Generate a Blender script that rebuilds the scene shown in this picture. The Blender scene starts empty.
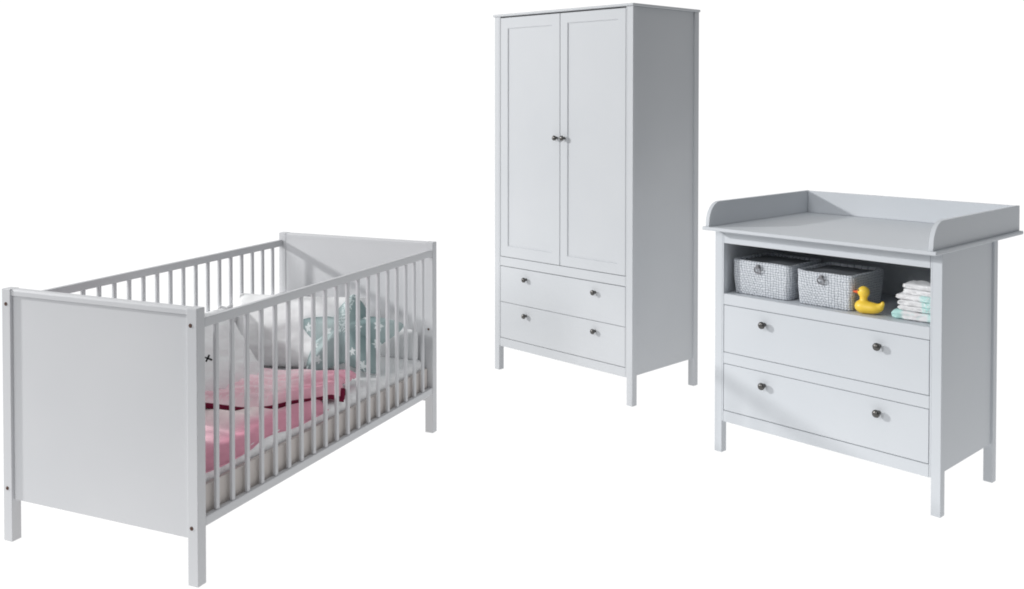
import bpy, bmesh, math, random
from mathutils import Vector, Matrix, noise
random.seed(4)
S = bpy.context.scene
COL = S.collection

# ---------------------------------------------------------------- materials
def new_mat(name):
    m = bpy.data.materials.new(name); m.use_nodes = True
    nt = m.node_tree
    return m, nt, nt.nodes['Principled BSDF']

def painted(name, col, rough=.5, bump=.03, scale=90):
    m, nt, b = new_mat(name)
    tc = nt.nodes.new('ShaderNodeTexCoord')
    n1 = nt.nodes.new('ShaderNodeTexNoise'); n1.inputs['Scale'].default_value = 2.2; n1.inputs['Detail'].default_value = 3
    n2 = nt.nodes.new('ShaderNodeTexNoise'); n2.inputs['Scale'].default_value = scale; n2.inputs['Detail'].default_value = 4
    r = nt.nodes.new('ShaderNodeValToRGB')
    r.color_ramp.elements[0].position = .3; r.color_ramp.elements[1].position = .7
    r.color_ramp.elements[0].color = (col[0]*.975, col[1]*.98, col[2]*.985, 1)
    r.color_ramp.elements[1].color = (min(col[0]*1.02,1), min(col[1]*1.02,1), min(col[2]*1.02,1), 1)
    bp = nt.nodes.new('ShaderNodeBump'); bp.inputs['Strength'].default_value = bump; bp.inputs['Distance'].default_value = .002
    nt.links.new(tc.outputs['Object'], n1.inputs['Vector']); nt.links.new(tc.outputs['Object'], n2.inputs['Vector'])
    nt.links.new(n1.outputs['Fac'], r.inputs['Fac']); nt.links.new(r.outputs['Color'], b.inputs['Base Color'])
    nt.links.new(n2.outputs['Fac'], bp.inputs['Height']); nt.links.new(bp.outputs['Normal'], b.inputs['Normal'])
    mr = nt.nodes.new('ShaderNodeMapRange'); mr.inputs['To Min'].default_value = rough-.06; mr.inputs['To Max'].default_value = rough+.08
    nt.links.new(n1.outputs['Fac'], mr.inputs['Value']); nt.links.new(mr.outputs['Result'], b.inputs['Roughness'])
    b.inputs['Specular IOR Level'].default_value = .22
    return m

def fabric(name, col, rough=.9, scale=260, bump=.25, attr=False, var=.05):
    m, nt, b = new_mat(name)
    tc = nt.nodes.new('ShaderNodeTexCoord')
    n1 = nt.nodes.new('ShaderNodeTexNoise'); n1.inputs['Scale'].default_value = 9; n1.inputs['Detail'].default_value = 5
    n2 = nt.nodes.new('ShaderNodeTexNoise'); n2.inputs['Scale'].default_value = scale; n2.inputs['Detail'].default_value = 3
    nt.links.new(tc.outputs['Object'], n1.inputs['Vector']); nt.links.new(tc.outputs['Object'], n2.inputs['Vector'])
    mx = nt.nodes.new('ShaderNodeMix'); mx.data_type = 'RGBA'; mx.blend_type = 'MULTIPLY'; mx.inputs['Factor'].default_value = 1
    mr = nt.nodes.new('ShaderNodeMapRange'); mr.inputs['From Min'].default_value = .3; mr.inputs['From Max'].default_value = .7
    mr.inputs['To Min'].default_value = 1-var; mr.inputs['To Max'].default_value = 1+var
    nt.links.new(n1.outputs['Fac'], mr.inputs['Value']); nt.links.new(mr.outputs['Result'], mx.inputs['B'])
    if attr:
        at = nt.nodes.new('ShaderNodeAttribute'); at.attribute_name = 'Col'
        nt.links.new(at.outputs['Color'], mx.inputs['A'])
    else: mx.inputs['A'].default_value = (*col, 1)
    nt.links.new(mx.outputs['Result'], b.inputs['Base Color'])
    bp = nt.nodes.new('ShaderNodeBump'); bp.inputs['Strength'].default_value = bump; bp.inputs['Distance'].default_value = .002
    nt.links.new(n2.outputs['Fac'], bp.inputs['Height']); nt.links.new(bp.outputs['Normal'], b.inputs['Normal'])
    b.inputs['Roughness'].default_value = rough; b.inputs['Specular IOR Level'].default_value = .15
    return m

def weave(name):
    """basket weave of broad white strands with slate gaps (uses UV in metres)"""
    m, nt, b = new_mat(name)
    uv = nt.nodes.new('ShaderNodeUVMap')
    sp = nt.nodes.new('ShaderNodeSeparateXYZ'); nt.links.new(uv.outputs['UV'], sp.inputs[0])
    def math_(op, a, bb=None):
        n = nt.nodes.new('ShaderNodeMath'); n.operation = op
        for i, v in enumerate((a, bb)):
            if v is None: continue
            if isinstance(v, (int, float)): n.inputs[i].default_value = v
            else: nt.links.new(v, n.inputs[i])
        return n.outputs[0]
    nz = nt.nodes.new('ShaderNodeTexNoise'); nz.inputs['Scale'].default_value = 45; nz.inputs['Detail'].default_value = 2
    nt.links.new(uv.outputs['UV'], nz.inputs['Vector'])
    wob = math_('MULTIPLY', math_('SUBTRACT', nz.outputs['Fac'], .5), 1.3)
    P = .0125
    x = math_('ADD', math_('DIVIDE', sp.outputs[0], P), wob); y = math_('ADD', math_('DIVIDE', sp.outputs[1], P*.8), wob)
    fx = math_('ABSOLUTE', math_('SUBTRACT', math_('FRACT', x), .5)); fy = math_('ABSOLUTE', math_('SUBTRACT', math_('FRACT', y), .5))
    par = math_('MODULO', math_('ADD', math_('FLOOR', x), math_('FLOOR', y)), 2.0)
    par = math_('ABSOLUTE', par)
    # strand profile: horizontal strand over if par=1
    hx = math_('SUBTRACT', 1.0, math_('POWER', math_('MULTIPLY', fy, 2.0), 2.5)); hy = math_('SUBTRACT', 1.0, math_('POWER', math_('MULTIPLY', fx, 2.0), 2.5))
    mxn = nt.nodes.new('ShaderNodeMix'); mxn.data_type = 'FLOAT'
    nt.links.new(par, mxn.inputs[0]); nt.links.new(hx, mxn.inputs[2]); nt.links.new(hy, mxn.inputs[3])
    h = math_('MULTIPLY', mxn.outputs[0], math_('SUBTRACT', 1.0, math_('MULTIPLY', math_('POWER', math_('MULTIPLY', math_('MAXIMUM', fx, fy), 2.0), 6.0), .8)))
    r = nt.nodes.new('ShaderNodeValToRGB'); e = r.color_ramp.elements
    e[0].position = .12; e[0].color = (.22, .25, .30, 1); e[1].position = .5; e[1].color = (.70, .73, .77, 1)
    nt.links.new(h, r.inputs['Fac']); nt.links.new(r.outputs['Color'], b.inputs['Base Color'])
    bp = nt.nodes.new('ShaderNodeBump'); bp.inputs['Strength'].default_value = .8; bp.inputs['Distance'].default_value = .003
    nt.links.new(h, bp.inputs['Height']); nt.links.new(bp.outputs['Normal'], b.inputs['Normal'])
    b.inputs['Roughness'].default_value = .6
    return m

M = {}
M['paint'] = painted('white_paint', (.545, .56, .58))
M['paint_dresser'] = painted('white_paint_dresser', (.60, .625, .655))
M['paint_crib'] = painted('white_paint_crib', (.60, .605, .62))
M['board'] = painted('beige_board', (.58, .54, .515), rough=.7)
M['inner'] = painted('cabinet_interior', (.42, .43, .44), rough=.6)
M['gap'] = painted('gap_shade_paint', (.10, .10, .105), rough=.8)  # dark colour stands for the shade inside door and drawer gaps
M['bolt'] = painted('bolt_brown', (.10, .05, .035), rough=.4)
M['sheet'] = fabric('sheet_white', (.88, .885, .89))
M['bumper'] = fabric('bumper_white', (.85, .855, .865), var=.02)
M['pillow'] = fabric('pillow_white', (.86, .865, .87), var=.03)
M['stitch'] = fabric('stitch_black', (.012, .012, .014))
M['quilt'] = fabric('quilt_pink', (.8, .4, .5), attr=True, var=.10)
M['star'] = fabric('star_mint', (.3, .42, .42), attr=True, var=.08)
M['burgundy'] = fabric('trim_burgundy', (.15, .010, .035))
M['weave'] = weave('woven_strands')
M['basket_in'] = fabric('basket_lid_cloth', (.16, .17, .185))
M['diaper'] = fabric('diaper_white', (.80, .80, .81), attr=True, var=.03)
m, nt, b = new_mat('knob_pewter'); M['knob'] = m
b.inputs['Base Color'].default_value = (.12, .117, .113, 1); b.inputs['Metallic'].default_value = 1; b.inputs['Roughness'].default_value = .36
m, nt, b = new_mat('ring_metal'); M['ring'] = m
b.inputs['Base Color'].default_value = (.22, .22, .235, 1); b.inputs['Metallic'].default_value = .1; b.inputs['Roughness'].default_value = .6
m, nt, b = new_mat('duck_yellow'); M['duck'] = m
n = nt.nodes.new('ShaderNodeTexNoise'); n.inputs['Scale'].default_value = 30
r = nt.nodes.new('ShaderNodeValToRGB'); r.color_ramp.elements[0].color = (.88, .58, .045, 1); r.color_ramp.elements[1].color = (.95, .68, .08, 1)
nt.links.new(n.outputs['Fac'], r.inputs['Fac']); nt.links.new(r.outputs['Color'], b.inputs['Base Color'])
b.inputs['Roughness'].default_value = .38; b.inputs['Subsurface Weight'].default_value = .0
m, nt, b = new_mat('beak_orange'); M['beak'] = m
b.inputs['Base Color'].default_value = (.80, .13, .03, 1); b.inputs['Roughness'].default_value = .4
m, nt, b = new_mat('eye_black'); M['eye'] = m
b.inputs['Base Color'].default_value = (.02, .02, .02, 1); b.inputs['Roughness'].default_value = .2
# white floor and backdrop: glow added to clip to white and drown shadows
m, nt, b = new_mat('glow_white'); M['sweep'] = m
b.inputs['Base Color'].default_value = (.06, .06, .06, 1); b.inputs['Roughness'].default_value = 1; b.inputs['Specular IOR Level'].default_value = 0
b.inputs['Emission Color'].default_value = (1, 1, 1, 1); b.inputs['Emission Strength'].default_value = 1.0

# ---------------------------------------------------------------- helpers
def mark(o, label, cat, group=None):
    o['label'] = label; o['category'] = cat
    if group: o['group'] = group
    return o

class Frame:
    """local furniture frame: u along the front (0 at the near right corner, negative leftwards), v to the back, z up"""
    def __init__(s, X, Y, yaw, cu, cv):
        s.o = Vector((X, Y, 0)); s.yaw = yaw; s.cu, s.cv = cu, cv
        s.R = Matrix.Rotation(yaw, 4, 'Z')
    def world(s, u, v, z=0): return s.o + s.R @ Vector((u, v, z))
    def loc(s, u, v, z): return Vector((u-s.cu, v-s.cv, z))

def empty_at(name, fr, u, v, z, rot=0):
    e = bpy.data.objects.new(name, None); COL.objects.link(e)
    e.empty_display_size = .1
    e.location = fr.world(u, v, z); e.rotation_euler = (0, 0, fr.yaw+rot)
    return e

def box(bm, a, b_, bev=.0015, seg=2):
    a = Vector(a); b_ = Vector(b_)
    lo = Vector([min(a[i], b_[i]) for i in range(3)]); hi = Vector([max(a[i], b_[i]) for i in range(3)])
    vs = [bm.verts.new((x, y, z)) for x in (lo.x, hi.x) for y in (lo.y, hi.y) for z in (lo.z, hi.z)]
    fs = [(0,1,3,2),(4,6,7,5),(0,4,5,1),(2,3,7,6),(0,2,6,4),(1,5,7,3)]
    faces = [bm.faces.new([vs[i] for i in f]) for f in fs]
    if bev > 0:
        es = list({e for f in faces for e in f.edges})
        bmesh.ops.bevel(bm, geom=es, offset=bev, segments=seg, profile=.5, affect='EDGES', clamp_overlap=True)

def finish(name, bm, mats, parent=None, smooth=True, angle=None):
    bmesh.ops.recalc_face_normals(bm, faces=bm.faces)
    me = bpy.data.meshes.new(name); bm.to_mesh(me); bm.free()
    if not isinstance(mats, (list, tuple)): mats = [mats]
    for mm in mats: me.materials.append(mm)
    for p in me.polygons: p.use_smooth = smooth
    if smooth and angle:
        bm2 = bmesh.new(); bm2.from_mesh(me)
        for e in bm2.edges:
            if len(e.link_faces) == 2 and e.calc_face_angle(0) > angle: e.smooth = False
        bm2.to_mesh(me); bm2.free()
    o = bpy.data.objects.new(name, me); COL.objects.link(o)
    if parent: o.parent = parent
    return o

def boxes(name, fr, lst, mat, parent, bev=.0015):
    """lst of (u0,u1,v0,v1,z0,z1)"""
    bm = bmesh.new()
    for (u0,u1,v0,v1,z0,z1) in lst: box(bm, fr.loc(u0,v0,z0), fr.loc(u1,v1,z1), bev)
    return finish(name, bm, mat, parent, smooth=False)

def lathe(name, prof, mat, parent, loc, axis='-Y', seg=32):
    """prof: (r, h) along the axis pointing out of the front (-Y local)"""
    bm = bmesh.new(); rings = []
    for r_, h in prof:
        rings.append([bm.verts.new((r_*math.cos(2*math.pi*k/seg), -h, r_*math.sin(2*math.pi*k/seg))) for k in range(seg)] if r_ > 1e-6 else [bm.verts.new((0, -h, 0))])
    for a, b_ in zip(rings, rings[1:]):
        for k in range(seg):
            k2 = (k+1) % seg
            if len(a) == 1 and len(b_) == 1: continue
            if len(b_) == 1: bm.faces.new((a[k], a[k2], b_[0]))
            elif len(a) == 1: bm.faces.new((a[0], b_[k2], b_[k]))
            else: bm.faces.new((a[k], a[k2], b_[k2], b_[k]))
    if len(rings[0]) > 1: bm.faces.new(rings[0])
    o = finish(name, bm, mat, parent); o.location = loc
    return o

KNOB = [(.008,0),(.008,.002),(.0055,.004),(.005,.010),(.0065,.0135),(.0115,.016),(.0145,.0195),(.0155,.0235),(.0145,.0275),(.011,.031),(.006,.033),(0,.0337)]
def knob(parent, fr, u, z, s=1.0):
    return lathe('knob', [(a*s, b_*s) for a, b_ in KNOB], M['knob'], parent, fr.loc(u, 0, z))

# ---------------------------------------------------------------- setting
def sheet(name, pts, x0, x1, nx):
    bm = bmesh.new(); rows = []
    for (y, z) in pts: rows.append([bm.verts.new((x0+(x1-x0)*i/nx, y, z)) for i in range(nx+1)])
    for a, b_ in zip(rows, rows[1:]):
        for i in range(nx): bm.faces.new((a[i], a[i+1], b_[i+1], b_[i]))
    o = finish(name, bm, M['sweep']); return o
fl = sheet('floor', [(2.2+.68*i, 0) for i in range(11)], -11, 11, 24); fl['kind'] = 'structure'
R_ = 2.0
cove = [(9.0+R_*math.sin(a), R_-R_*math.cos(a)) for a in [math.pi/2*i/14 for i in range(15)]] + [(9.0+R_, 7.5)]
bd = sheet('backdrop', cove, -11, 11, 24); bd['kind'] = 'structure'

# ================================================================ CRIB
W, D, H = .8324, 1.5988, .860
T, Sx = .038, .0394
F1 = Frame(-.9167, 3.0518, -.4156, -W/2, D/2)
crib = empty_at('crib', F1, -W/2, D/2, 0)
mark(crib, 'white wooden baby crib with slatted sides and pink bedding inside', 'crib')
P = M['paint_crib']
def end_board(name, v0, v1, outer):        # outer: -1 = outside towards -v
    pr0 = (v0+.011, v0+.027) if outer < 0 else (v0+.0016, v0+.0176)
    pan = boxes(name, F1, [(-W+Sx-.002, -Sx+.002, pr0[0], pr0[1], .142, .8405)], P, crib)
    pan['label'] = 'plain white footboard panel at the near end' if outer < 0 else 'plain white headboard panel at the far end'
    for u0, u1 in ((-W, -W+Sx), (-Sx, 0)):
        boxes('corner_post', F1, [(u0, u1, v0, v1, 0, H)], P, pan, .002)
    # top rail with a chamfered upper front edge
    bm = bmesh.new()
    z0, z1 = .8385, H-.0008
    c = .006
    va = v0+(.004 if outer < 0 else .001); vb = v1-.002
    prof = [(va, z0), (va, z1-c), (va+c*.7, z1), (vb-c*.7, z1), (vb, z1-c), (vb, z0)]
    A = [bm.verts.new(F1.loc(-W+Sx-.001, v, z)) for v, z in prof]; B = [bm.verts.new(F1.loc(-Sx+.001, v, z)) for v, z in prof]
    bm.faces.new(A); bm.faces.new(B[::-1])
    for i in range(6): bm.faces.new((A[i], A[(i+1)%6], B[(i+1)%6], B[i]))
    finish('top_rail', bm, P, pan, smooth=False)
    return pan
foot = end_board('footboard', 0, T, -1)
head = end_board('headboard', D-T, D, 1)
CAP = [(.0062,0),(.0062,.0012),(.0050,.0020),(.0026,.0022),(.0022,.0008),(0,.0008)]
for u, z in ((-.8125,.809),(-.024,.807),(-.8135,.181),(-.024,.180)):
    lathe('bolt_cap', CAP, M['bolt'], foot, F1.loc(u, -.0002, z), seg=20)
lathe('bolt_cap', [(a*.8,b_) for a,b_ in CAP], M['bolt'], head, F1.loc(-.022, D-T-.0002, .468), seg=20)
# side railings
SV0 = .102; SVN = 19; SDV = (1.484-.102)/18
def railing(u0, u1, SV0):
    f = boxes('side_railing', F1, [(u0, u1, T+.0005, D-T-.0005, .796, .826), (u0, u1, T+.0005, D-T-.0005, .176, .206)], P, crib, .003)
    cu = (u0+u1)/2
    bm = bmesh.new(); box(bm, (-.006, -.0085, .2055), (.006, .0085, .7965), .003, 3)
    me0 = None
    for i in range(SVN):
        if me0 is None:
            s_ = finish('slat', bm, P, f, smooth=False); me0 = s_
        else:
            s_ = me0.copy(); COL.objects.link(s_); s_.parent = f
        s_.location = F1.loc(cu, SV0+SDV*i, 0)
    return f
rr = railing(-.021, -.001, .102); rr['label'] = 'slatted railing on the near long side'
lr = railing(-W+.001, -W+.021, .112); lr['label'] = 'slatted railing on the far long side'
# bed base with its beige side boards
boxes('bed_base', F1, [(-W+.024, -W+.038, T+.004, D-T-.004, .185, .285), (-.040, -.026, T+.004, D-T-.004, .185, .292),
                       (-W+.039, -.041, T+.004, T+.02, .185, .26), (-W+.039, -.041, D-T-.02, D-T-.004, .185, .26),
                       (-W+.039, -.041, T+.021, D-T-.021, .20, .215)], M['board'], crib, .002)

# mattress
def soft_slab(name, fr, u0, u1, v0, v1, z0, z1, nu, nv, rad, mat, amp=.003, fs=6, topfn=None, seed=0):
    """rounded slab with a wobbly top"""
    bm = bmesh.new()
    e = empty_at('tmp', fr, (u0+u1)/2, (v0+v1)/2, z0)
    hu, hv, hz = (u1-u0)/2, (v1-v0)/2, (z1-z0)
    def sgn(t): return -1 if t < 0 else 1
    cols = []
    rings = []
    nprof = 7
    prof = [(0, 0)] + [(rad-rad*math.cos(a)*0 if False else 0, 0)]
    # profile from bottom edge to top: inset, height
    prof = [(rad*.6, 0), (rad*.15, rad*.3), (0, rad)] + [(rad*(1-math.cos(a)), hz-rad+rad*math.sin(a)) for a in [math.pi/2*k/5 for k in range(6)]]
    def ring(ins, z):
        pts = []
        hu2, hv2 = hu-ins, hv-ins; c = .02
        per = []
        for i in range(nu): per.append((-hu2+2*hu2*i/nu, -hv2))
        for i in range(nv): per.append((hu2, -hv2+2*hv2*i/nv))
        for i in range(nu): per.append((hu2-2*hu2*i/nu, hv2))
        for i in range(nv): per.append((-hu2, hv2-2*hv2*i/nv))
        out = []
        for x, y in per:
            # round plan corners
            dx, dy = abs(x)-(hu2-c), abs(y)-(hv2-c)
            if dx > 0 and dy > 0:
                l = math.hypot(dx, dy)
                if l > c: x = sgn(x)*(hu2-c+dx/l*c); y = sgn(y)*(hv2-c+dy/l*c)
            nz = noise.noise(Vector((x*fs+seed, y*fs, z*3)))*amp
            out.append(bm.verts.new((x+nz*.5, y+nz*.5, z+(nz if z > hz*.5 else 0))))
        return out
    for ins, z in prof: rings.append(ring(ins, z))
    n = len(rings[0])
    for a, b_ in zip(rings, rings[1:]):
        for i in range(n): bm.faces.new((a[i], a[(i+1)%n], b_[(i+1)%n], b_[i]))
    bm.faces.new(rings[0])
    # top grid
    ins = rad; hu2, hv2 = hu-ins, hv-ins
    top = bm.faces.new(rings[-1]); r_ = bmesh.ops.triangulate(bm, faces=[top])
    o = finish(name, bm, mat); o.location = e.location; o.rotation_euler = e.rotation_euler
    bpy.data.objects.remove(e)
    return o
MT = .335
mat_o = soft_slab('mattress', F1, -W+.045, -.043, T+.012, D-T-.008, .216, MT, 24, 60, .022, M['sheet'], amp=.004)
mark(mat_o, 'mattress in a smooth white fitted sheet lying inside the crib', 'mattress')

# generic quilt patch: maps (s,t) in [0,1]^2 to a surface, closed thin shell
def shell(name, fn, ns, nt_, mats, thick, colfn=None, fr=None, u=0, v=0, z=0, matfn=None, yaw=None):
    bm = bmesh.new(); top = []
    for i in range(ns+1):
        row = []
        for j in range(nt_+1): row.append(Vector(fn(i/ns, j/nt_)))
        top.append(row)
    def nrm(i, j):
        a = top[min(i+1, ns)][j]-top[max(i-1, 0)][j]; b_ = top[i][min(j+1, nt_)]-top[i][max(j-1, 0)]
        n = a.cross(b_)
        return n.normalized() if n.length > 1e-9 else Vector((0,0,1))
    N0 = nrm(ns//2, nt_//2)
    sg = 1 if N0.z > 0 or abs(N0.z) < .2 else -1
    V1 = [[None]*(nt_+1) for _ in range(ns+1)]; V2 = [[None]*(nt_+1) for _ in range(ns+1)]
    cl = bm.loops.layers.float_color.new('Col') if colfn else None
    for i in range(ns+1):
        for j in range(nt_+1):
            # edges get thinner = rounded hem
            d = min(i, ns-i, 3*ns)/ns*1.0; d2 = min(j, nt_-j)/nt_
            k = min(1, (d*ns/3.0))*.5+.5; k2 = min(1, d2*nt_/3.0)*.5+.5
            th = thick*k*k2
            nn = nrm(i, j)*sg
            V1[i][j] = bm.verts.new(top[i][j]+nn*th*.5); V2[i][j] = bm.verts.new(top[i][j]-nn*th*.5)
    def face(vs, ij):
        f = bm.faces.new(vs)
        if cl:
            c = colfn(*ij)
            for l in f.loops: l[cl] = (*c, 1)
        if matfn: f.material_index = matfn(*ij)
    for i in range(ns):
        for j in range(nt_):
            st = ((i+.5)/ns, (j+.5)/nt_)
            face((V1[i][j], V1[i+1][j], V1[i+1][j+1], V1[i][j+1]), st)
            face((V2[i][j], V2[i][j+1], V2[i+1][j+1], V2[i+1][j]), st)
    for i in range(ns):
        face((V1[i][0], V2[i][0], V2[i+1][0], V1[i+1][0]), ((i+.5)/ns, 0)); face((V1[i][nt_], V1[i+1][nt_], V2[i+1][nt_], V2[i][nt_]), ((i+.5)/ns, 1))
    for j in range(nt_):
        face((V1[0][j], V1[0][j+1], V2[0][j+1], V2[0][j]), (0, (j+.5)/nt_)); face((V1[ns][j], V2[ns][j], V2[ns][j+1], V1[ns][j+1]), (1, (j+.5)/nt_))
    return finish(name, bm, mats)
def place(o, fr, u, v, z):
    o.location = fr.world(u, v, z); o.rotation_euler = (0, 0, fr.yaw); return o
def clamp(x, a=0., b_=1.): return max(a, min(b_, x))
def sm(x): x = clamp(x); return x*x*(3-2*x)
def mixc(a, b_, t): return tuple(a[i]*(1-t)+b_[i]*t for i in range(3))

# pink quilt : an Empty with lower layer and folded-back layer as parts
qe = empty_at('quilt', F1, -.38, .6, MT)
mark(qe, 'crumpled pink quilt with burgundy edging folded back on the crib mattress', 'quilt')
pinkD = (.66, .26, .36); pinkL = (.88, .55, .63); cream = (.88, .78, .77)
def q_low(s, t):      # s across u (0 left), t along v
    u = -.74+(.70)*s; v = .055+.72*t
    # right hem gently wavy
    u += .012*math.sin(t*9)*s
    edge = sm((s-.93)/.07)
    z = .020+.010*noise.noise(Vector((u*6, v*6, 1)))+.005*noise.noise(Vector((u*17, v*9, 4))) - .030*edge
    z += .006*math.sin(v*52+u*14+3*noise.noise(Vector((u*5,v*5,8))))*sm((1-s)*4)
    return (u+.38, v-.6, z)
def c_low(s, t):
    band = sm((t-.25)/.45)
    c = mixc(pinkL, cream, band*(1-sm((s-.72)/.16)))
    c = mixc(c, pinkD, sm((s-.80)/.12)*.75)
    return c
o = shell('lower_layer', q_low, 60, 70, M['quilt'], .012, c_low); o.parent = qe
# upper folded layer corner points (u,v): trim edge A->B, back edge C->D
A_ = Vector((-.62, .385)); B_ = Vector((-.034, .690)); C_ = Vector((-.62, .90)); D_ = Vector((-.100, 1.06))
def q_up(s, t):      # s 0..1 along the trim edge left->right ; t 0..1 from trim to back
    p = (A_*(1-s)+B_*s)*(1-t)+(C_*(1-s)+D_*s)*t
    p += Vector((.012*math.sin(t*7+1), .010*math.sin(s*8)+.15*sm((s-.72)/.28)*(1-t)**1.5))
    rid = abs(math.sin(t*13+s*1.5+.8*noise.noise(Vector((s*3, t*3, 0)))))
    z = .052+.012*rid+.0075*math.sin(t*48+s*5+2.5*noise.noise(Vector((s*4,t*4,7))))+.012*noise.noise(Vector((p.x*7, p.y*7, 2)))
    z -= .030*sm((.07-t)/.07)        # rolls down at the trim edge
    z -= .022*sm((s-.93)/.07)*(1-.4*t)
    z -= .018*sm((t-.93)/.07)
    return (p.x+.38, p.y-.6, z)
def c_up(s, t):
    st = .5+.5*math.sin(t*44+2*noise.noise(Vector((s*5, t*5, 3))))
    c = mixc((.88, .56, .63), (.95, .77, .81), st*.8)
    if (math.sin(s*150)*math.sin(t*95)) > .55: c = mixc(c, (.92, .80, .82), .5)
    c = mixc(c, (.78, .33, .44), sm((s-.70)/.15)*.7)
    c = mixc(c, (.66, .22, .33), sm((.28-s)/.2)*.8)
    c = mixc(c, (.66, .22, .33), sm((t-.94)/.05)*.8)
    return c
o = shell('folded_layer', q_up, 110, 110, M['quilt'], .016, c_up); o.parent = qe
def tube(name, pts, rad, mat, parent=None, seg=10, radfn=None):
    bm = bmesh.new(); rings = []
    pts = [Vector(p) for p in pts]
    for i, p in enumerate(pts):
        t = (pts[min(i+1, len(pts)-1)]-pts[max(i-1, 0)]).normalized()
        a = t.cross(Vector((0,0,1)))
        if a.length < .01: a = t.cross(Vector((1,0,0)))
        a.normalize(); b_ = t.cross(a)
        r_ = rad*(radfn(i/(len(pts)-1)) if radfn else 1)
        rings.append([bm.verts.new(p+a*r_*math.cos(2*math.pi*k/seg)+b_*r_*math.sin(2*math.pi*k/seg)) for k in range(seg)])
    for a, b_ in zip(rings, rings[1:]):
        for k in range(seg): bm.faces.new((a[k], a[(k+1)%seg], b_[(k+1)%seg], b_[k]))
    bm.faces.new(rings[0]); bm.faces.new(rings[-1][::-1])
    return finish(name, bm, mat, parent)
trim = []
for i in range(61):
    p = Vector(q_up(i/60*.995, .012)); p.z += .001; trim.append(p)
for i in range(1, 20):
    p = Vector(q_up(1.0, i/19*.16)); trim.append(p)
tube('burgundy_trim', trim, .0105, M['burgundy'], qe)

# pillow maker ---------------------------------------------------------------
def puff(name, w, h, t, mat, n=46, wr=.004, seed=0, pw=.42, tuck=0.06, col=None):
    """pillow in the local XZ plane (front towards -Y)"""
    bm = bmesh.new(); Fv = {}; Bv = {}
    for i in range(n+1):
        for j in range(n+1):
            a = -1+2*i/n; b_ = -1+2*j/n
            # pinched corners
            x = a*(1-tuck*(1-a*a)*0-tuck*b_*b_*(1-abs(a))*0); x = a*(1-tuck*(1-b_*b_)); z = b_*(1-tuck*(1-a*a))
            e = max(0, (1-a**4)*(1-b_**4))**pw
            nz = noise.noise(Vector((a*2.3+seed, b_*2.3, seed)))*wr*2.2+noise.noise(Vector((a*7+seed, b_*7, 3)))*wr
            th = t/2*e+nz*e
            Fv[i,j] = bm.verts.new((x*w/2, -th, z*h/2)); Bv[i,j] = Fv[i,j] if i in (0,n) or j in (0,n) else bm.verts.new((x*w/2, th, z*h/2))
    for i in range(n):
        for j in range(n):
            bm.faces.new((Fv[i,j], Fv[i+1,j], Fv[i+1,j+1], Fv[i,j+1])); bm.faces.new((Bv[i,j], Bv[i,j+1], Bv[i+1,j+1], Bv[i+1,j]))
    return finish(name, bm, mat)

# white cushion with black cross stitches, leaning at the near left
pl = puff('pillow', .74, .40, .19, M['pillow'], seed=3, wr=.006)
pl.rotation_mode = 'XYZ'
def lean(o, fr, u, v, z, tilt, turn):
    o.matrix_world = Matrix.Translation(fr.world(u, v, z)) @ Matrix.Rotation(fr.yaw+turn, 4, 'Z') @ Matrix.Rotation(tilt, 4, 'X')
lean(pl, F1, -.585, .58, MT+.135, math.radians(-42), math.radians(84))
mark(pl, 'plump white pillow with a black cross stitch leaning behind the folded pink quilt', 'pillow')
def cross(parent, x, z, y, s):
    bm = bmesh.new()
    for a in (35, -35):
        m4 = Matrix.Translation((x, y, z)) @ Matrix.Rotation(math.radians(a), 4, 'Y')
        b2 = bmesh.new(); box(b2, (-s, -.002, -s*.17), (s, .002, s*.17), .001, 1)
        b2.transform(m4)
        me = bpy.data.meshes.new('t'); b2.to_mesh(me); b2.free(); bm.from_mesh(me); bpy.data.meshes.remove(me)
    return finish('cross_stitch', bm, M['stitch'], parent, smooth=False)
CX, CZ = .058, -.034
cy_ = min(v.co.y for v in pl.data.vertices if abs(v.co.x-CX) < .02 and abs(v.co.z-CZ) < .02)
cross(pl, CX, CZ, cy_+.001, .020)
print('CROSS', pl.matrix_world @ Vector((CX, cy_, CZ)))

hp = puff('pillow', .60, .33, .20, M['pillow'], seed=12, wr=.0035, pw=.36)
lean(hp, F1, -.505, 1.25, MT+.140, math.radians(-24), math.radians(14))
mark(hp, 'large smooth white pillow standing behind the quilt, left of the star cushion', 'pillow')
# bumper ----------------------------------------------------------------------
be = empty_at('bumper', F1, -W/2, .9, MT-.005)
mark(be, 'white padded bumper lining the far railing and the headboard of the crib', 'bumper')
def bumper(name, p0, p1, z0, z1f, th, n=70, m=22, seed=0):
    p0 = Vector(p0); p1 = Vector(p1); d = (p1-p0); L = d.length; d.normalize(); nrm = Vector((d.y, -d.x))
    bm = bmesh.new(); G = []
    for i in range(n+1):
        s = i/n; ring = []
        ends = min(1, min(s, 1-s)*L/.025)**.5
        zt = z1f(s)
        for k in range(m*2):
            a = 2*math.pi*k/(m*2)
            cx = math.copysign(abs(math.cos(a))**.7, math.cos(a)); cz = math.copysign(abs(math.sin(a))**.28, math.sin(a))
            zz = z0+(zt-z0)*(.5+.5*cz*(.94+.06*ends))
            q = .80+.20*abs(math.sin(math.pi*s*L/.30))**.6      # quilted seams
            w = th/2*cx*q*(.25+.75*ends) + .004*noise.noise(Vector((s*L*8+seed, zz*9, seed)))
            p = p0+d*L*s+nrm*w
            ring.append(bm.verts.new((p.x+W/2, p.y-.9, zz-(MT-.005))))
        G.append(ring)
    for a, b_ in zip(G, G[1:]):
        for k in range(m*2): bm.faces.new((a[k], a[(k+1)%(m*2)], b_[(k+1)%(m*2)], b_[k]))
    bm.faces.new(G[0]); bm.faces.new(G[-1][::-1])
    return finish(name, bm, M['bumper'], be)
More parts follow.
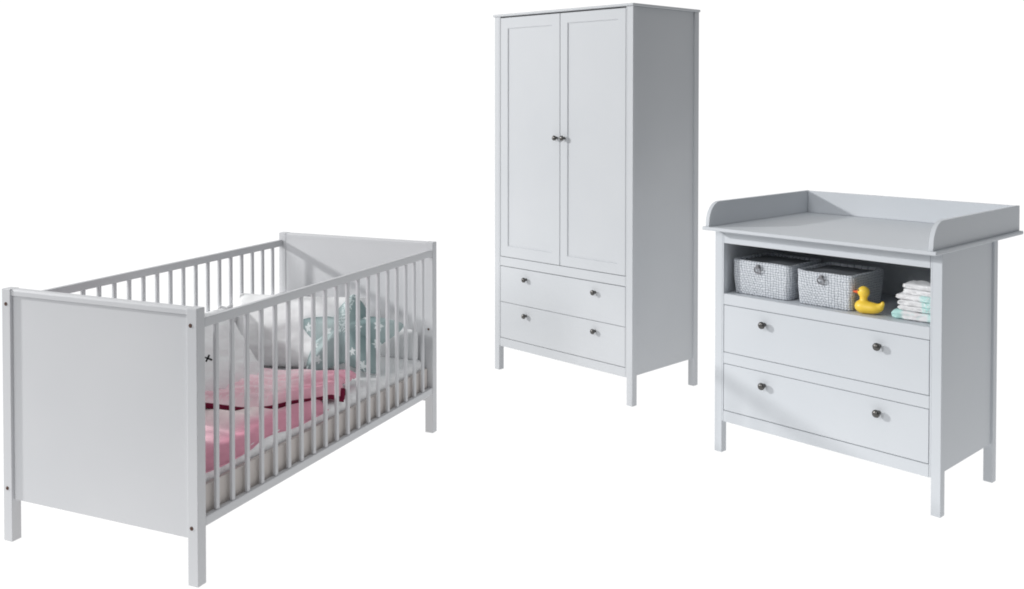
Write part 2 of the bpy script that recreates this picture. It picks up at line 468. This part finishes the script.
bumper('bumper_panel', (-W+.052, .10), (-W+.052, D-T-.012), MT-.004, lambda s: .578+.008*math.sin(s*14)-.10*sm((.12-s)/.12), .045)
bumper('bumper_panel', (-W+.060, D-T-.034), (-.06, D-T-.034), MT-.004, lambda s: .500+.056*sm((.125-s)/.02)+.004*math.sin(s*11)-.03*sm((s-.40)/.12), .040, n=90, seed=5)
# ribbon bow tying the bumper to the railing
bw = []
for i in range(41):
    a = 2*math.pi*i/40
    bw.append((-W+.052+W/2+.010*math.cos(a), 1.10-.9+.040*math.sin(a), .588-(MT-.005)+.007*math.sin(2*a)))
tube('ribbon_bow', bw, .0065, M['bumper'], be, seg=8)

# star cushion -----------------------------------------------------------------
def star_r(th, R0=.268, r0=.135, k=.62):
    """rounded five-point outline"""
    a = (th-math.pi/2) % (2*math.pi/5)
    a = min(a, 2*math.pi/5-a)/(math.pi/5)       # 0 at tip, 1 at notch
    # straight edge between tip & notch in polar, softened
    x1, y1 = R0, 0.; x2, y2 = r0*math.cos(math.pi/5), r0*math.sin(math.pi/5)
    ang = a*math.pi/5
    # intersect
    dx, dy = x2-x1, y2-y1
    t = (math.tan(ang)*x1-y1)/(dy-math.tan(ang)*dx) if abs(dy-math.tan(ang)*dx) > 1e-9 else 0
    rr_ = (x1+t*dx)/math.cos(ang)
    soft = R0*.865-.0*a
    return -math.log(math.exp(-rr_*42)+math.exp(-soft*42))/42
def in_star(px, pz, cx, cz, r_, rot):
    x = px-cx; z = pz-cz; d = math.hypot(x, z)
    if d > r_: return False
    th = math.atan2(z, x)+rot
    a = (th) % (2*math.pi/5); a = min(a, 2*math.pi/5-a)/(math.pi/5)
    return d < r_*(1-a*.58)
random.seed(11)
stars = []
for _ in range(400):
    x = random.uniform(-.26, .26); z = random.uniform(-.24, .26)
    if all(math.hypot(x-a, z-b_) > .062 for a, b_, *_q in stars) and abs(x+.0) > .035: stars.append((x, z, random.uniform(.014, .021), random.uniform(0, 1.2)))
mint = (.225, .305, .31); mintL = (.42, .50, .50)
def star_cushion():
    bm = bmesh.new(); NA, NR = 260, 70
    cl = bm.loops.layers.float_color.new('Col')
    F_, B2 = [], []
    c0 = bm.verts.new((0, -.075, 0)); c1 = bm.verts.new((0, .06, 0))
    for j in range(1, NR+1):
        f = j/NR; ra, rb = [], []
        for i in range(NA):
            th = 2*math.pi*i/NA; r_ = star_r(th)*f
            x = r_*math.cos(th)*1.11; z = r_*math.sin(th)*.87
            e = max(0, 1-f**2.6)**.55
            R = star_r(th)
            th_ = e*(.075*(.55+.45*R/.26)*(1-.25*f)) if False else e*.085*min(1.1, .62+.45*(1-f)+.2*(R/.26))
            w = noise.noise(Vector((x*14, z*14, 1)))*.006*e+noise.noise(Vector((x*34, z*34, 7)))*.0022*e
            # radial creases at the notches
            a = (th-math.pi/2) % (2*math.pi/5); a = min(a, 2*math.pi/5-a)/(math.pi/5)
            th_ *= 1-.22*(a**5)*sm((f-.35)/.5)
            va = bm.verts.new((x, -th_-w, z)); ra.append(va)
            rb.append(va if j == NR else bm.verts.new((x, th_*.8+w, z)))
        F_.append(ra); B2.append(rb)
    def colr(cx, cz):
        for (sx, sz, sr, ro) in stars:
            if in_star(cx, cz, sx, sz, sr, ro): return (.70, .76, .76)
        # pale pattern strip running up the middle
        if abs(cx+.005) < .022 and -.02 < cz < .20:
            if noise.noise(Vector((cx*160, cz*120, 5))) > .02: return (.62, .70, .70)
        t = .5+.5*noise.noise(Vector((cx*6, cz*6, 9)))
        return mixc(mint, mintL, sm(t*1.4-.2))
    def face(vs):
        f = bm.faces.new(vs); c = f.calc_center_median(); k = colr(c.x, c.z)
        for l in f.loops: l[cl] = (*k, 1)
    for i in range(NA):
        i2 = (i+1) % NA
        face((c0, F_[0][i], F_[0][i2])); face((c1, B2[0][i2], B2[0][i]))
        for j in range(NR-1):
            face((F_[j][i], F_[j+1][i], F_[j+1][i2], F_[j][i2])); face((B2[j][i], B2[j][i2], B2[j+1][i2], B2[j+1][i]))
    return finish('star_cushion', bm, M['star'])
sc = star_cushion()
lean(sc, F1, -.248, 1.245, MT+.146, math.radians(-37), math.radians(17))
mark(sc, 'mint green star-shaped cushion printed with white stars, leaning at the head of the crib', 'cushion')

# ================================================================ shared cabinet bits
# ================================================================ WARDROBE
W2, D2, H2 = .9705, .5487, 1.9672
F2 = Frame(.661, 4.8668, -.8059, -W2/2, D2/2)
wd = empty_at('wardrobe', F2, -W2/2, D2/2, 0)
mark(wd, 'tall white wardrobe with two panelled doors over two drawers', 'wardrobe')
P2 = M['paint']; s2 = .0359; ST = .0425
zt = 1.9545
def posts(fr, w, d, s, top, mat, par):
    for (u0, u1) in ((-w, -w+s), (-s, 0)):
        for (v0, v1) in ((0, s), (d-s, d)):
            boxes('leg', fr, [(u0, u1, v0, v1, 0, top)], mat, par, .0018)
posts(F2, W2, D2, s2, zt, P2, wd)
rec = .009
boxes('body', F2, [
    (-W2+s2, -W2+ST+.001, 0.0005, .030, .138, zt), (-ST-.001, -s2, 0.0005, .030, .138, zt),            # stiles beside the posts
    (-W2+ST+.002, -ST-.002, .0005, .022, .5835, .6325),                                       # middle rail
    (-W2+ST+.002, -ST-.002, .0005, .022, .136, .1825),                                         # bottom rail
    ], P2, wd, .0012)
for n_, u0, u1 in (('side_panel', -rec-.016, -rec), ('side_panel', -W2+rec, -W2+rec+.016)):
    boxes(n_, F2, [(u0, u1, s2-.004, D2-s2+.004, .144, zt-.0005)], P2, wd, .001)
boxes('back_panel', F2, [(-W2+s2-.004, -s2+.004, D2-.024, D2-.016, .144, zt-.001)], P2, wd, 0)
boxes('gap_shade_sheet', F2, [(-W2+.034, -.034, .024, .030, .185, zt-.004)], M['gap'], wd, 0)  # dark sheet behind the fronts, gap shade put into its colour
def slab_top(fr, u0, u1, v0, v1, z0, z1, mat, par, name='top_plate', bev=.004):
    bm = bmesh.new(); box(bm, fr.loc(u0, v0, z0), fr.loc(u1, v1, z1), bev, 4)
    return finish(name, bm, mat, par, smooth=False)
slab_top(F2, -W2-.0075, .0075, -.0085, D2+.004, zt+.0005, H2+.001, P2, wd, bev=.005)
# doors
def recess_door(u0, u1, z0, z1, fw, hinge_knob_u):
    bm = bmesh.new()
    v0, vr, v1 = .0008, .0062, .0195
    def ringv(iu, iz, v): return [bm.verts.new(F2.loc(*p)) for p in ((u0+iu, v, z0+iz), (u1-iu, v, z0+iz), (u1-iu, v, z1-iz), (u0+iu, v, z1-iz))]
    b = .0012
    R_ = [ringv(0, 0, v1), ringv(0, 0, v0+b), ringv(b, b, v0), ringv(fw, fw+.002, v0), ringv(fw+.0045, fw+.0065, vr)]
    for a, c in zip(R_, R_[1:]):
        for k in range(4): bm.faces.new((a[k], a[(k+1)%4], c[(k+1)%4], c[k]))
    bm.faces.new(R_[-1]); bm.faces.new(R_[0][::-1])
    d = finish('door', bm, P2, wd, smooth=False)
    knob(d, F2, hinge_knob_u, 1.300, .88)
    return d
d1 = recess_door(-W2+ST+.0035, -.4825, .6355, zt-.0065, .056, -.502)
d1['label'] = 'left panelled door'
d2 = recess_door(-.4795, -ST-.0035, .6355, zt-.0065, .050, -.449)
d2['label'] = 'right panelled door'
for z0, z1, kz, lab in ((.3845, .5800, .529, 'upper drawer'), (.1855, .3820, .3325, 'lower drawer')):
    dr = boxes('drawer', F2, [(-W2+ST+.0035, -ST-.0035, .0008, .0195, z0, z1)], P2, wd, .0012)
    dr['label'] = lab+' front'
    for u in (-.7255, -.2385): knob(dr, F2, u, kz, .88)

# ================================================================ CHANGING TABLE
W3, D3 = .959, .5155
F3 = Frame(1.5892, 3.5654, -.8146, -W3/2, D3/2)
ct = empty_at('changing_table', F3, -W3/2, D3/2, 0)
mark(ct, 'white changing table with raised tray edges, open shelf and two drawers', 'changing table')
P3 = M['paint_dresser']; s3 = .0355; ST3 = .0415; zt3 = .9505
posts(F3, W3, D3, s3, zt3, P3, ct)
boxes('body', F3, [
    (-W3+s3, -W3+ST3+.001, .0005, .030, .136, zt3), (-ST3-.001, -s3, .0005, .030, .136, zt3),
    (-W3+ST3+.002, -ST3-.002, .0005, .020, .8935, zt3),                 # rail above the opening
    (-W3+ST3+.002, -ST3-.002, .0005, .022, .6335, .6795),               # shelf front
    (-W3+ST3+.002, -ST3-.002, .0005, .022, .3835, .4300),
    (-W3+ST3+.002, -ST3-.002, .0005, .022, .1350, .1815)], P3, ct, .0012)
for u0, u1 in ((-rec-.016, -rec), (-W3+rec, -W3+rec+.016)):
    boxes('side_panel', F3, [(u0, u1, s3-.004, D3-s3+.004, .152, zt3-.0005)], P3, ct, .001)
boxes('back_panel', F3, [(-W3+s3-.004, -s3+.004, D3-.024, D3-.016, .152, zt3-.001)], P3, ct, 0)
sh = boxes('shelf', F3, [(-W3+.031, -.031, .0235, D3-.025, .664, .679)], P3, ct, .0006)
boxes('shelf_lining', F3, [(-W3+.031, -W3+.035, .031, D3-.030, .680, .949), (-.035, -.031, .031, D3-.030, .680, .949), (-W3+.036, -.036, D3-.034, D3-.028, .680, .949), (-W3+.036, -.036, .0205, D3-.036, .930, .949)], P3, ct, 0)
boxes('gap_shade_sheet', F3, [(-W3+.036, -.036, .024, .030, .185, .660)], M['gap'], ct, 0)  # same dark sheet behind the drawers, painted gap shade
for z0, z1, kz, lab in ((.4325, .6310, .579, 'upper drawer'), (.1845, .3810, .3285, 'lower drawer')):
    dr = boxes('drawer', F3, [(-W3+ST3+.0035, -ST3-.0035, .0008, .0195, z0, z1)], P3, ct, .0012)
    dr['label'] = lab+' front'
    for u in (-.719, -.2315): knob(dr, F3, u, kz, .97)
# tray
PU0, PU1, PV0, PV1, PZ0, PZ1 = -W3-.0125, .0115, -.0795, .753, zt3+.0008, .966
tray = slab_top(F3, PU0, PU1, PV0, PV1, PZ0, PZ1, P3, ct, 'changing_tray', .004)
def tray_side(u0, u1):
    bm = bmesh.new(); z0, z1 = PZ1+.0005, 1.0685; vf, vb = -.073, .7475; rv, rz = .082, .088
    prof = [(vf, z0)]
    for k in range(13):
        a = math.pi/2*k/12
        prof.append((vf+rv-rv*math.cos(a), z1-rz+rz*math.sin(a)))
    prof += [(vb, z1), (vb, z0)]
    b = .0012
    # closed outline extruded with a tiny edge bevel
    A = [bm.verts.new(F3.loc(u0, v, z)) for v, z in prof]; B = [bm.verts.new(F3.loc(u1, v, z)) for v, z in prof]
    fa = bm.faces.new(A); fb = bm.faces.new(B[::-1]); n = len(prof)
    for i in range(n): bm.faces.new((A[i], A[(i+1)%n], B[(i+1)%n], B[i]))
    bmesh.ops.bevel(bm, geom=list(fa.edges)+list(fb.edges), offset=b, segments=2, affect='EDGES')
    return finish('tray_side', bm, P3, tray, smooth=False)
tray_side(-W3+.0025, -W3+.0185); tray_side(-.0185, -.0025)
boxes('tray_back', F3, [(-W3+.019, -.019, .7315, .7475, PZ1+.0005, 1.0675)], P3, tray, .0015)

# ---------------------------------------------------------------- baskets
def basket(u0, u1, v0, d, z0, h, flare, label, seed):
    uc = (u0+u1)/2; w = u1-u0
    root = empty_at('basket', F3, uc, v0+d/2, z0)
    mark(root, label, 'basket', 'woven baskets on the open shelf')
    bm = bmesh.new(); uvl = bm.loops.layers.uv.new('UVMap')
    per = []; c = .022; N = 10
    def outline(z):
        f = z/h; hw = w/2+flare*f; hd = d/2+flare*f*.6
        bulge = .0015*math.sin(math.pi*f)
        hw += bulge; hd += bulge
        pts = []; L = 0
        corners = [(hw-c, -hd+c, -90), (hw-c, hd-c, 0), (-hw+c, hd-c, 90), (-hw+c, -hd+c, 180)]
        # start mid-front
        for ci, (cx, cy, a0) in enumerate(corners):
            prev = (0, -hd) if ci == 0 else pts[-1]
            sx, sy = cx+c*math.cos(math.radians(a0)), cy+c*math.sin(math.radians(a0))
            for k in range(1, N): pts.append((prev[0]+(sx-prev[0])*k/N, prev[1]+(sy-prev[1])*k/N))
            for k in range(7):
                a = math.radians(a0+90*k/6); pts.append((cx+c*math.cos(a), cy+c*math.sin(a)))
        prev = pts[-1]
        for k in range(1, N+1): pts.append((prev[0]+(0-prev[0])*k/N, prev[1]))
        return pts
    nz = 14; rings = []
    for j in range(nz+1):
        z = h*j/nz; pts = outline(z); ring = []; L = 0; Ls = []
        for i, (x, y) in enumerate(pts):
            if i: L += math.hypot(x-pts[i-1][0], y-pts[i-1][1])
            Ls.append(L)
            w_ = .0018*noise.noise(Vector((x*22+seed, y*22, z*22)))
            sag = -.004*noise.noise(Vector((x*9+seed, y*9, 1)))*(j/nz)
            ring.append(bm.verts.new((x+w_, y+w_, z+sag)))
        rings.append((ring, Ls))
    n = len(rings[0][0])
    for j in range(nz):
        a, La = rings[j]; b_, Lb = rings[j+1]
        for i in range(n):
            i2 = (i+1) % n
            f = bm.faces.new((a[i], a[i2], b_[i2], b_[i]))
            l0 = La[i]; l1 = La[i2] if i2 else La[i]+.01
            for lp, uvv in zip(f.loops, ((l0, h*j/nz), (l1, h*j/nz), (l1, h*(j+1)/nz), (l0, h*(j+1)/nz))): lp[uvl].uv = uvv
    bm.faces.new(rings[0][0])
    # turned-over rim, going inside & down
    prev = rings[-1][0]
    for (ins, dz) in ((.003, .003), (.007, .003), (.010, -.002), (.011, -.020)):
        cur = []
        for i, v in enumerate(rings[-1][0]):
            x, y = v.co.x, v.co.y
            k = 1-ins/ (w/2)
            cur.append(bm.verts.new((x*(1-ins/(w/2+flare)), y*(1-ins/(d/2+flare*.6)), v.co.z+dz)))
        for i in range(n):
            i2 = (i+1) % n
            f = bm.faces.new((prev[i], prev[i2], cur[i2], cur[i]))
            for lp, uvv in zip(f.loops, ((rings[-1][1][i], h), (rings[-1][1][i]+.01, h), (rings[-1][1][i]+.01, h+.004), (rings[-1][1][i], h+.004))): lp[uvl].uv = uvv
        prev = cur
    finish('basket_wall', bm, M['weave'], root)
    # cloth lid lying just below the rim
    bm = bmesh.new(); hw = w/2+flare-.0105; hd = d/2+flare*.6-.0105; G = []
    for i in range(25):
        row = []
        for j in range(17):
            x = -hw+2*hw*i/24; y = -hd+2*hd*j/16
            q = max(abs(x)-(hw-.012), 0); q2 = max(abs(y)-(hd-.012), 0)
            if q > 0 and q2 > 0:
                x -= math.copysign(q*.3, x); y -= math.copysign(q2*.3, y)
            row.append(bm.verts.new((x, y, h-.008+.003*noise.noise(Vector((x*18+seed, y*18, 4)))+.004*(1-(x/hw)**2)*(1-(y/hd)**2))))
        G.append(row)
    for i in range(24):
        for j in range(16): bm.faces.new((G[i][j], G[i+1][j], G[i+1][j+1], G[i][j+1]))
    lid = finish('cloth_lining', bm, M['basket_in'], root)
    # ring handle on a leather loop
    hx = -.006; hy = -(d/2+flare*.6)-.007; hz = h-.018
    pts = []
    for k in range(25):
        a = 2*math.pi*k/24
        pts.append((hx+.015*math.sin(a), hy-.004-.004*math.cos(a), hz-.012+.013*math.cos(a)))
    tube('ring_handle', pts, .0030, M['ring'], root, 8)
    bm = bmesh.new(); box(bm, (hx-.007, hy-.009, hz-.006), (hx+.007, hy+.007, hz+.010), .002)
    finish('handle_loop', bm, M['ring'], root, smooth=False)
    return root
basket(-.900, -.640, .052, .26, .6805, .140, .008, 'left of two grey and white woven baskets, in the corner of the open shelf', 1)
basket(-.596, -.368, .048, .26, .6805, .134, .008, 'right of two grey and white woven baskets, next to the yellow duck', 7)

# ---------------------------------------------------------------- rubber duck
def metaskin(name, verts, edges, radii, mat, parent, sub=2):
    me = bpy.data.meshes.new(name); me.from_pydata(verts, edges, []); o = bpy.data.objects.new(name, me); COL.objects.link(o)
    md = o.modifiers.new('Skin', 'SKIN')
    for i, r_ in enumerate(radii):
        me.skin_vertices[0].data[i].radius = r_
    return o
def revolve_loft(name, secs, mat, parent, seg=28):
    """secs: (x, zc, ry, rz) ellipse sections along x"""
    bm = bmesh.new(); R = []
    for x, zc, ry, rz in secs:
        R.append([bm.verts.new((x, ry*math.cos(2*math.pi*k/seg), zc+rz*math.sin(2*math.pi*k/seg))) for k in range(seg)])
    for a, b_ in zip(R, R[1:]):
        for k in range(seg): bm.faces.new((a[k], a[(k+1)%seg], b_[(k+1)%seg], b_[k]))
    bm.faces.new(R[0]); bm.faces.new(R[-1][::-1])
    return bm
def duck():
    root = empty_at('rubber_duck', F3, -.305, .056, .6805, math.radians(0))
    mark(root, 'yellow rubber duck with an orange beak on the open shelf', 'toy duck')
    # body + head in one skin via voxel remesh-free metaballs
    mb = bpy.data.metaballs.new('duck_mb'); mb.resolution = .0035; mb.render_resolution = .0035; mb.threshold = .6
    mo = bpy.data.objects.new('duck_mb', mb); COL.objects.link(mo)
    def el(x, y, z, r_, sx=1, sy=1, sz=1):
        e = mb.elements.new(type='ELLIPSOID'); e.co = (x, y, z); e.radius = r_; e.size_x, e.size_y, e.size_z = sx, sy, sz
    B = 1.35
    el(-.004, 0, .028, .036*B, 1.32, .98, .80)
    el(-.022, 0, .030, .030*B, .95, .98, .9)
    el(.026, 0, .028, .027*B, 1.2, .88, .78)
    el(.047, 0, .037, .0155*B, .95, .85, 1.0)
    el(.056, 0, .049, .0105*B, .8, .8, 1.1)
    el(-.016, 0, .058, .016*B, .9, .9, .9)
    el(-.016, 0, .082, .0275*B, 1.0, .95, 1.0)
    bpy.context.view_layer.update()
    dg = bpy.context.evaluated_depsgraph_get(); me = bpy.data.meshes.new_from_object(mo.evaluated_get(dg))
    bpy.data.objects.remove(mo); bpy.data.metaballs.remove(mb)
    zmin = min(v.co.z for v in me.vertices)
    print('DUCK', len(me.vertices), [(min(v.co[i] for v in me.vertices), max(v.co[i] for v in me.vertices)) for i in range(3)])
    for v in me.vertices:
        v.co.z = max(v.co.z-zmin-.0015, .0)*1.06; v.co.x *= 1.06
    me.materials.clear(); me.materials.append(M['duck'])
    for p in me.polygons: p.use_smooth = True
    o = bpy.data.objects.new('body', me); COL.objects.link(o); o.parent = root
    # beak
    bm = revolve_loft('beak', [(-.030, .079, .010, .007), (-.038, .079, .0115, .0068), (-.047, .0785, .0118, .0052), (-.054, .079, .009, .0034), (-.058, .0795, .004, .0018)], None, None)
    finish('beak', bm, M['beak'], root)
    for s in (-1, 1):
        bm = bmesh.new(); bmesh.ops.create_uvsphere(bm, u_segments=14, v_segments=10, radius=.0030)
        e = finish('eye', bm, M['eye'], root); e.location = (-.0295, s*.0155, .088)
    return root
dk = duck()

# ---------------------------------------------------------------- folded diapers
def diaper(u0, u1, v0, v1, z0, z1, label, seed, mintfn, turn=0, layers=2):
    uc, vc = (u0+u1)/2, (v0+v1)/2
    bm = bmesh.new(); cl = bm.loops.layers.float_color.new('Col')
    nu, nk = 44, 28; hu, hv, hz = (u1-u0)/2, (v1-v0)/2, (z1-z0)/2
    R = []
    for i in range(nu+1):
        s = -1+2*i/nu; ring = []
        ex = max(.02, (1-abs(s)**9))**.5
        for k in range(nk):
            a = 2*math.pi*k/nk
            cy = math.copysign(abs(math.cos(a))**.45, math.cos(a)); cz = math.copysign(abs(math.sin(a))**.6, math.sin(a))
            nzv = noise.noise(Vector((s*3.2+seed, cy*2.5, cz*2+seed)))*.0060 + noise.noise(Vector((s*9+seed, cy*8, cz*2)))*.0022
            groove = 1-.16*math.exp(-(cz/.16)**2) if layers == 2 else 1
            ring.append(bm.verts.new((hu*s, hv*cy*(.9+.1*ex)*groove+nzv, hz*(1+cz*(.35+.65*ex))+nzv*.55*(1 if cz > -.5 else 0))))
        R.append(ring)
    def face(vs, s, cz):
        f = bm.faces.new(vs); c = mintfn(s, cz)
        for l in f.loops: l[cl] = (*c, 1)
    for i in range(nu):
        for k in range(nk): face((R[i][k], R[i][(k+1)%nk], R[i+1][(k+1)%nk], R[i+1][k]), (i+.5)/nu, math.sin(2*math.pi*(k+.5)/nk))
    face(R[0], 0, 0); face(R[-1][::-1], 1, 0)
    o = finish('folded_diaper', bm, M['diaper'])
    o.location = F3.world(uc, vc, z0); o.rotation_euler = (math.radians(1.2*math.sin(seed)), 0, F3.yaw+math.radians(4*math.sin(seed*1.7)))
    mark(o, label, 'diaper', 'folded diapers stacked on the shelf')
    return o
wht = (.80, .80, .81); mnt = (.50, .77, .74); pk = (.80, .66, .66)
def m_plain(s, c): return wht
def m_end(s, c): return mixc(wht, mnt, sm((s-.60)/.08)*.8) if noise.noise(Vector((s*30, c*6, 1))) > -.25 else wht
def m_bot(s, c):
    t = noise.noise(Vector((s*9, c*3, 2)))
    k = mixc(wht, mnt, clamp(sm((.30-s)/.12)+sm((s-.78)/.1)*.7+(.35 if t > .25 else 0)))
    return mixc(k, pk, .35*sm((.5-abs(s-.6)*3)))
zz = .6800
diaper(-.213, -.052, .050, .150, zz, zz+.034, 'mint and white diaper lying at the bottom of the folded stack', 1, m_bot)
z_ = zz+.0325
diaper(-.190, -.050, .052, .150, z_, z_+.0215, 'folded diaper second from the bottom of the stack, mint at its right end', 5, m_end)
z_ += .0205
diaper(-.189, -.050, .050, .150, z_, z_+.0215, 'folded diaper third from the bottom of the stack, mint at its right end', 9, m_end)
z_ += .0205
diaper(-.196, -.050, .052, .150, z_, z_+.0225, 'folded diaper third from the top of the stack, its left end sticking out', 14, m_end)
z_ += .0215
diaper(-.170, -.046, .056, .150, z_, z_+.022, 'plain white folded diaper second from the top of the stack', 21, m_plain)
z_ += .0210
diaper(-.172, -.044, .056, .150, z_, z_+.022, 'plain white folded diaper on top of the stack', 33, m_plain)

# ================================================================ lights, world, camera
w = bpy.data.worlds.new('World'); S.world = w; w.use_nodes = True
bg = w.node_tree.nodes['Background']; bg.inputs[1].default_value = 1
wt = w.node_tree; wc = wt.nodes.new('ShaderNodeTexCoord'); ws = wt.nodes.new('ShaderNodeSeparateXYZ'); wr_ = wt.nodes.new('ShaderNodeValToRGB')
wt.links.new(wc.outputs['Generated'], ws.inputs[0]); wt.links.new(ws.outputs[2], wr_.inputs[0]); wt.links.new(wr_.outputs[0], bg.inputs[0])
wr_.color_ramp.elements[0].position = .1; wr_.color_ramp.elements[0].color = (.145, .15, .155, 1)
wr_.color_ramp.elements[1].position = .8; wr_.color_ramp.elements[1].color = (.56, .565, .57, 1)
Ld = Vector((1, -.08, -.37)).normalized()
tgt = Vector((.2, 4.0, .6)); dist = 12.0
kl = bpy.data.lights.new('key_softbox', 'AREA'); kl.shape = 'DISK'; kl.size = .6; kl.energy = math.pi**2*dist**2*.68; kl.color = (1, .995, .985)
ko = bpy.data.objects.new('key_softbox', kl); COL.objects.link(ko); ko.location = tgt-Ld*dist
ko.rotation_euler = Ld.to_track_quat('-Z', 'Y').to_euler()

fl_ = bpy.data.lights.new('added_fill', 'AREA'); fl_.shape = 'DISK'; fl_.size = 2.4; fl_.color = (.985, .99, 1)  # unseen fill light, added to lift the crib interior and front faces
fo = bpy.data.objects.new('added_fill', fl_); COL.objects.link(fo); fo.location = (-6.2, -1.8, 4.2)
fv = (Vector((-.2, 4.0, .5))-fo.location); fl_.energy = math.pi**2*fv.length**2*.27
fo.rotation_euler = fv.to_track_quat('-Z', 'Y').to_euler()

cam = bpy.data.cameras.new('camera'); co = bpy.data.objects.new('camera', cam); COL.objects.link(co)
f = 1003.27
cam.sensor_width = 36; cam.lens = f*36/1024; cam.shift_x = (512-496.72)/1024; cam.shift_y = -(294.5-119.62)/1024
co.location = (0, 0, 1.5); co.rotation_euler = (math.pi/2-.02, 0, 0); cam.clip_end = 100; cam.clip_start = .05
S.camera = co
S.cycles.filter_width = 1.9
S.view_settings.view_transform = 'Standard'; S.view_settings.look = 'None'; S.view_settings.exposure = 0; S.view_settings.gamma = 1
